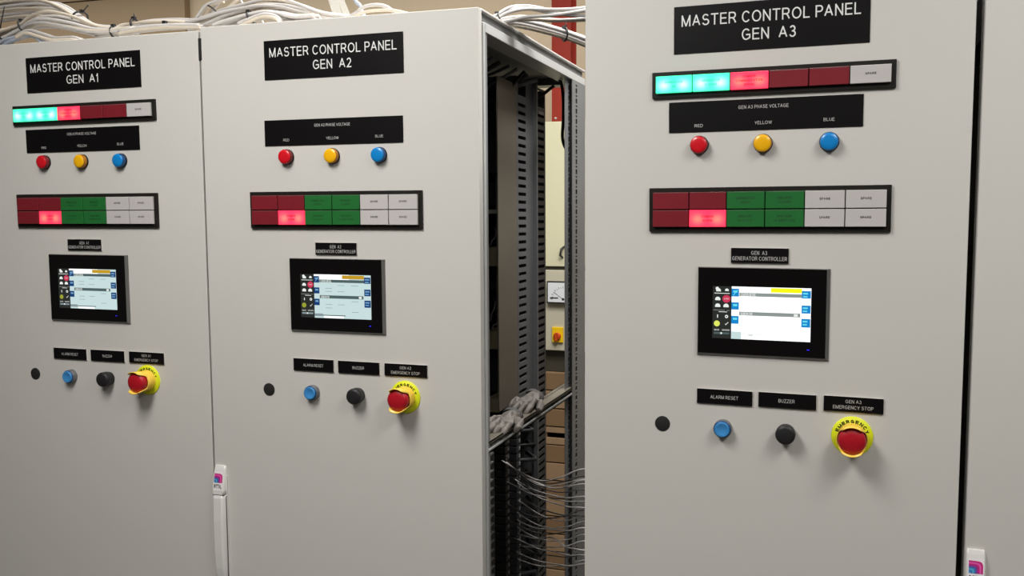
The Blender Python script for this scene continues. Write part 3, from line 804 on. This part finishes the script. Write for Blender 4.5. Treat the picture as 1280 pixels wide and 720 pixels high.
def tie(u, v, y, r, label, ax=(1, 0, -.3), tail=None, sq=1.0):
    """cable tie looped round a bundle, with its cut tail"""
    c = at(u, v, y); ax = Vector(ax).normalized(); s = ax.cross(Vector((0, 1, 0))).normalized(); w = ax.cross(s)
    pts = [c+(s*math.cos(2*PI*k/20)*r*sq+w*math.sin(2*PI*k/20)*r) for k in range(21)]
    mb = MB().tube(pts, .0022, 'tie', 6, cap=False)
    h = pts[0]
    mb.box(h.x-.004, h.x+.004, h.y-.006, h.y+.002, h.z-.003, h.z+.004, 'tie')
    if tail: mb.tube([h, h+Vector(tail)*.5, h+Vector(tail)], .0013, 'tie', 5)
    tag(mb.build('cable_tie'), label, 'cable tie', None)
bundle([(-30, 130), (-34, 60), (-26, 26), (-8, 16), (30, 10), (60, 10), (80, 15, .16, .8), (99, 25, .15, .55), (118, 36, .14, .5), (150, 40, .14, .6)], 12, .028, .022,
       'pale cable in the upper arching bundle above the GEN A1 cabinet', 'upper arching bundle over GEN A1', .16, twist=.18)
bundle([(-28, 140), (-24, 78), (2, 50), (18, 41, .12, .7), (31, 35, .12, .55), (45, 29, .12, .9), (66, 27, .12, 1.2), (96, 33, .12, 1.15), (122, 40, .12, .7), (143, 40, .12, .45), (170, 38, .12, .4)], 11, .024, .0185,
       'pale cable in the lower bundle lying on the left of the GEN A1 cabinet roof', 'lower bundle on GEN A1', .12, twist=.25)
bundle([(-24, 140), (-18, 72), (6, 53), (22, 47), (40, 43), (52, 50), (64, 62)], 5, .012, .008, 'bluish grey cable curling at the left end of the GEN A1 cabinet roof', 'bluish cables on GEN A1', .10, mats=('cable_cool', 'cable'), twist=.6)
bundle([(24, 46), (36, 41), (52, 45), (70, 50), (96, 50), (112, 60)], 4, .010, .006, 'pale cable curving low along the front edge of the GEN A1 roof', 'low cables on GEN A1', .09, twist=.6)
bundle([(120, 41), (143, 39, .12, .6), (156, 34), (169, 31, .13, .7), (188, 29), (214, 28), (238, 29), (262, 30)], 6, .014, .0115,
       'pale cable in the straight bundle at the right end of the GEN A1 cabinet roof', 'straight bundle on GEN A1', .13, twist=.2)
bundle([(150, 42), (176, 37), (206, 34), (236, 33), (252, 33)], 4, .010, .005, 'pale cable lying under the straight bundle on the GEN A1 roof', 'under bundle on GEN A1', .10, twist=.3)
for i, (p, lab) in enumerate((
        ([(222, 31), (240, 28), (250, 16), (257, 7), (272, 1), (292, -3)], 'pale cable rising and bending right above the joint of GEN A1 and GEN A2'),
        ([(228, 32), (244, 27), (254, 18), (261, 9), (266, 4), (280, 2)], 'second pale cable rising steeply above the joint of GEN A1 and GEN A2'),
        ([(244, 31), (258, 22), (268, 10), (278, -2), (284, -12)], 'single pale cable slanting up out of the photo, the steepest one'),
        ([(256, 31), (272, 20), (286, 9), (300, -3), (308, -10)], 'single pale cable slanting up out of the photo, the middle one'),
        ([(268, 32), (288, 20), (306, 11), (322, 2), (332, -6)], 'single pale cable slanting up out of the photo above GEN A2'),
        ([(276, 33), (296, 23), (312, 12), (330, 5), (346, -2), (358, -10)], 'single cable slanting up out of the photo, rightmost one'),
        ([(298, -6), (303, 4), (308, 10), (318, 14), (326, 24), (332, 34)], 'short pale cable dropping down to the coil on GEN A2'))):
    tag(MB().tube(smooth([at(u, v, .12+.012*i) for u, v in p], 7), .0032 if i < 5 else .0026, 'cable_warm' if i % 2 else 'cable', 8).build('data_cable'), lab, 'cable', 'rising cables at the joint')
tag(MB().tube(smooth([at(258, 6, .12), at(264, 9, .118), at(270, 14, .12), at(275, 17, .122)], 6), .0016, 'tie', 6).build('cable_tie'), 'black cable tie tail dangling above the joint of GEN A1 and GEN A2', 'cable tie')
bundle([(240, 34), (262, 28), (284, 20), (308, 14), (334, 9, .13, 1.1), (358, 9), (382, 14, .13, .8), (406, 20, .13, .5), (440, 23, .13, .3)], 11, .026, .0145,
       'pale cable in the arching coil on the left half of the GEN A2 cabinet roof', 'arching coil on GEN A2', .13, twist=.35)
bundle([(272, 33), (292, 27), (312, 22), (334, 18), (352, 20), (372, 25), (398, 24)], 7, .018, .008, 'pale cable under the arching coil on the GEN A2 cabinet roof', 'lower coil on GEN A2', .10, twist=.7)
bundle([(300, 31), (314, 25), (330, 20), (346, 22), (352, 29), (336, 32)], 3, .010, .005, 'whitish cable looped at the front edge of the GEN A2 roof', 'front loops on GEN A2', .085, twist=.8)
tag(MB().tube(smooth([at(428, 24, .12), at(444, 17, .12), at(454, 9, .12), at(470, 6, .12), at(482, 8, .12), at(490, 13, .12), at(498, 19, .12)], 7), .0036, 'cable', 8).build('data_cable'),
    'pale cable making a lone hump on the right half of the GEN A2 roof', 'cable', 'hump cables on GEN A2')
tag(MB().tube(smooth([at(440, 22, .11), at(456, 15, .11), at(474, 13, .11), at(492, 13, .11), at(510, 17, .11)], 7), .0030, 'cable_warm', 8).build('data_cable'),
    'pale cable lying flat beneath the lone hump on the GEN A2 roof', 'cable', 'hump cables on GEN A2')
tag(MB().tube(smooth([at(441, -8, .2), at(445, 2, .2), at(450, 7, .2), at(453, 16, .2), at(458, 24, .2)], 7), .0042, 'cable_cool', 8).build('data_cable'),
    'pinkish grey cable coming down behind the hump on the GEN A2 roof', 'cable', 'hump cables on GEN A2')
for i, (u0, u1, w) in enumerate(((406, 420, .022), (416, 434, .016))):
    a, b = at(u0, -14, .30), at(u1, 30, .20); w_ = Vector((w, 0, 0)); n_ = Vector((0, .0012, 0))
    mb = MB(); q = [a, a+w_, b+w_, b]; mb.poly(q, 'film'); mb.poly([v+n_ for v in q][::-1], 'film')
    for j in range(4): mb.poly([q[j], q[(j+1) % 4], q[(j+1) % 4]+n_, q[j]+n_], 'film')
    tag(mb.build('plastic_strip'), ('wider' if i == 0 else 'narrower')+' translucent plastic strip hanging down behind the GEN A2 roof edge', 'plastic strip', None)
bundle([(604, 31, .12, .3), (620, 25, .14, .5), (640, 19, .16, 1), (662, 17, .18, 1.1), (690, 19, .20, 1), (715, 19, .21, .9), (745, 17, .22, .9), (790, 14, .24, .9)], 8, .026, .0155,
       'pale cable in the upper bundle bridging the GEN A2 and GEN A3 roofs', 'upper bundle bridging to GEN A3', .15, twist=.5)
bundle([(604, 34, .13, .3), (622, 28, .16, .5), (645, 29, .20, .7), (668, 33, .25, .8), (705, 43, .32, .8), (740, 56, .38, .9), (775, 70, .44, .9), (840, 80, .47, .9), (930, 84, .48, .9)], 8, .016, .0125,
       'pale cable in the lower bundle sloping from the GEN A2 roof toward GEN A3', 'lower bundle sloping to GEN A3', .15, twist=.1)
tie(100, 22, .15, .020, 'black cable tie round the upper arching bundle over GEN A1', (1, 0, -.7), (.028, -.01, .012), .75)
tie(31, 34, .12, .016, 'black cable tie at the left end of the lower bundle on GEN A1', (1, 0, .5), None)
tie(3, 44, .11, .014, 'black cable tie with long tail at the far left of the GEN A1 roof', (1, 0, .6), (.030, -.01, .050))
tie(143, 40, .12, .012, 'black cable tie where the bundles meet in the middle of the GEN A1 roof', (1, 0, 0), (.002, 0, .006))
tie(169, 31, .13, .013, 'upright black cable tie on the straight bundle of GEN A1', (1, 0, .1), (0, 0, .012))
tie(207, 33, .11, .007, 'small black cable tie near the right end of the GEN A1 roof', (1, 0, 0))
tie(314, 22, .09, .012, 'black cable tie on the coil of the GEN A2 roof', (1, 0, .4), None)
tie(624, 24, .14, .010, 'black cable tie at the right edge of the GEN A2 roof', (1, .4, .3), (.008, 0, .004))
tie(706, 43, .32, .0135, 'black cable tie on the sloping bundle beside the red column', (1, .9, 0), (.004, 0, .010))

# ------------------------------------------------------------------ beyond
e = empty('steel_column', (.244, 3.05, 0), label='red painted steel column standing behind the cabinets', cat='column')
xa, xb = .190, .297
mb = MB()
for (a, b, c, d_) in ((xa, xb, 3.0, 3.012), (xa, xb, 3.100, 3.112), ((xa+xb)/2-.005, (xa+xb)/2+.005, 3.012, 3.1)): mb.box(a, b, c, d_, .015, 3.9, 'red_steel')
mb.build('steel_section', e, Vector((-.244, -3.05, 0)))
MB().box(xa-.05, xb+.05, 2.96, 3.15, 0, .015, 'red_steel').build('base_plate', e, Vector((-.244, -3.05, 0)))
MB().lathe([(.007, 0), (.006, .004), (.0001, .005)], (.212, 3.0, .203+ZB), 'white_tag', 12).build('rivet', e, Vector((-.244, -3.05, 0)))

yb = 2.2
e = empty('electrical_enclosure', (.40, 2.40, 0), label='cream electrical enclosure with a meter and yellow switch, seen through the gap', cat='enclosure')
O2 = Vector((-.40, -2.40, 0))
zz = lambda v: at(694, v, yb).z
def pe(mb, name, lab=None, par=None): return tag(mb.build(name, par or e, O2), label=lab)
pe(MB().box(.05, .78, yb+.02, yb+.42, zz(438), zz(152)-.005, 'cream_dark', .004, 2), 'body')
pe(MB().box(.05, .78, yb-.004, yb+.02, zz(333), zz(152), 'cream', .004, 2), 'upper_door', 'cream door')
pe(MB().box(.05, .78, yb, yb+.02, zz(438), zz(337.5), 'cream_dark', .004, 2), 'lower_panel', 'cream front panel')
pe(MB().box(.058, .772, yb+.005, yb+.02, zz(338), zz(332), 'plinth'), 'shadow_joint')
pe(MB().box(.06, .77, yb+.03, yb+.40, zz(465.5), zz(437.5), 'plinth'), 'plinth', 'dark plinth')
h = at(707, 314, yb); pe(MB().tube([h+Vector((-.004, 0, .022)), h+Vector((-.014, -.022, .010)), h+Vector((-.018, -.024, -.018)), h+Vector((-.012, 0, -.030))], .005, 'dark'), 'door_pull', 'dark door pull')
# meter
a = at(685.2, 351, yb); w = .098
f = pe(MB().box(a.x, a.x+w, yb-.022, yb+.001, a.z-w*1.02, a.z, 'dark', .003, 2), 'panel_meter', 'square panel meter')
mb = MB().box(a.x+.006, a.x+w-.006, yb-.0228, yb-.021, a.z-w+.004, a.z-.006, 'meter_face')
cx_, cz_ = a.x+w*.80, a.z-w*.82
for k in range(9):
    t = PI/2+PI/2*k/8
    r0, r1 = w*.50, w*.56 if k % 2 else w*.60
    mb.tube([(cx_+r0*math.cos(t), yb-.0232, cz_+r0*math.sin(t)), (cx_+r1*math.cos(t), yb-.0232, cz_+r1*math.sin(t))], .0009, 'dark', 4)
mb.tube([(cx_, yb-.0235, cz_), (cx_-w*.42, yb-.0235, cz_+w*.30)], .0008, 'dark', 4)
mb.disc(cx_, cz_, .006, yb-.0238, 'dark', 14); mb.rect(a.x+.016, a.x+.055, a.z-w*.80, a.z-w*.74, yb-.0232, 'dark')
pe(mb, 'meter_dial', 'white dial with needle', f)
# switch
a = at(690.8, 408.5, yb); b = at(704.5, 428, yb)
sw = pe(MB().box(a.x, b.x, yb-.010, yb+.001, b.z, a.z, 'switch_yellow', .003, 2), 'isolator_switch', 'yellow isolator switch')
c = ((a.x+b.x)/2, yb-.010, (a.z+b.z)/2-.006)
mb = MB().lathe([(.017, 0), (.017, .010), (.014, .012), (.0001, .012)], c, 'switch_red', 24)
mb.box(c[0]-.005, c[0]+.005, yb-.036, yb-.020, c[2]-.020, c[2]+.018, 'switch_red', .002, 2)
pe(mb, 'rotary_knob', 'red rotary knob', sw)
# crates
def crate(z0, z1, x0, x1, label, hole):
    e = empty('wooden_crate', ((x0+x1)/2, yb+.30, z0), label=label, cat='crate', group='stacked wooden crates')
    O = Vector((-(x0+x1)/2, -(yb+.30), -z0)); n = 6; hgt = (z1-z0)/n
    for k in range(n):
        m = 'wood' if k % 2 == 0 else 'wood_dark'
        z = z0+hgt*k
        if k == hole:
            hx = at(697, 540, yb).x
            mb = MB().box(x0, hx-.055, yb, yb+.02, z+.003, z+hgt-.003, m).box(hx+.045, x1, yb, yb+.02, z+.003, z+hgt-.003, m)
            mb.box(hx-.055, hx+.045, yb, yb+.02, z+.003, z+hgt*.36, m).box(hx-.055, hx+.045, yb, yb+.02, z+hgt*.68, z+hgt-.003, m)
        else: mb = MB().box(x0, x1, yb, yb+.02, z+.003, z+hgt-.003, m, .0015, 1)
        mb.box(x0, x0+.02, yb+.02, yb+.58, z+.003, z+hgt-.003, m).box(x1-.02, x1, yb+.02, yb+.58, z+.003, z+hgt-.003, m).box(x0, x1, yb+.58, yb+.60, z+.003, z+hgt-.003, m)
        mb.build('plank', e, O)
    MB().box(x0+.02, x1-.02, yb+.022, yb+.578, z0+.003, z0+.02, 'wood').build('crate_floor', e, O)
    MB().box(x0+.02, x1-.02, yb+.022, yb+.578, z1-.02, z1-.003, 'wood').build('crate_lid', e, O)
    for xx in (x0+.022, x1-.062): MB().box(xx, xx+.04, yb+.022, yb+.06, z0+.02, z1-.02, 'wood_dark').build('corner_batten', e, O)
ztop = zz(465.5); hz_ = ztop/2
crate(hz_, ztop, -.02, .82, 'weathered plank crate under the cream enclosure, with a hand hole', 2)
crate(0, hz_, -.05, .85, 'weathered plank crate at the bottom of the stack, on the floor', 9)
# brown board against the back wall, upper left
a = at(75, 5, 4.16); b = at(233, 10, 4.16)
mb = MB().box(-6.8, b.x, 4.14, 4.2, 0, a.z, 'wall_brown').box(-6.8, b.x+.02, 4.12, 4.2, a.z, a.z+.05, 'wall_brown')
tag(mb.build('trim_1'), kind='structure')

# ------------------------------------------------------------------ light
w = bpy.data.worlds.new('world'); S.world = w; w.use_nodes = True
w.node_tree.nodes['Background'].inputs[0].default_value = (1, .98, .95, 1); w.node_tree.nodes['Background'].inputs[1].default_value = .045
def area(name, loc, sx, sy, power, col=(1, .985, .955), rot=(0, 0, 0)):
    l = bpy.data.lights.new(name, 'AREA'); l.shape = 'RECTANGLE'; l.size = sx; l.size_y = sy; l.energy = power; l.color = col
    o = bpy.data.objects.new(name, l); COL.objects.link(o); o.location = loc; o.rotation_euler = rot; return o
area('ceiling_or_fill_lamp', (.67, -1.14, 2.80), .5, 1.0, 36.5)
area('ceiling_or_fill_lamp', (2.50, -1.12, 2.78), .5, 1.0, 24.5)
area('ceiling_or_fill_lamp', (2.20, -2.90, 3.40), .5, 1.2, 10)  # added fill from the front, reaches through the gap into the cabinet
area('ceiling_or_fill_lamp', (2.10, .60, 3.40), .5, 1.2, 38)  # added light beside the gap, brightens the open side and rail edges
area('ceiling_or_fill_lamp', (1.42, .33, 3.40), .4, .9, 48)  # added light over the gap to brighten the gloves and inner parts
area('ceiling_or_fill_lamp', (.60, .95, 3.50), 1.0, .4, 40)  # added fill behind the cabinets for the enclosure front and cable tops
area('ceiling_or_fill_lamp', (-2.6, 3.2, 3.7), 7.0, .3, 95)  # added wash that brightens the back wall and brown board
S.view_settings.view_transform = 'Standard'; S.view_settings.look = 'None'; S.view_settings.gamma = 1
S.view_settings.exposure = 0; S.view_settings.use_curve_mapping = False
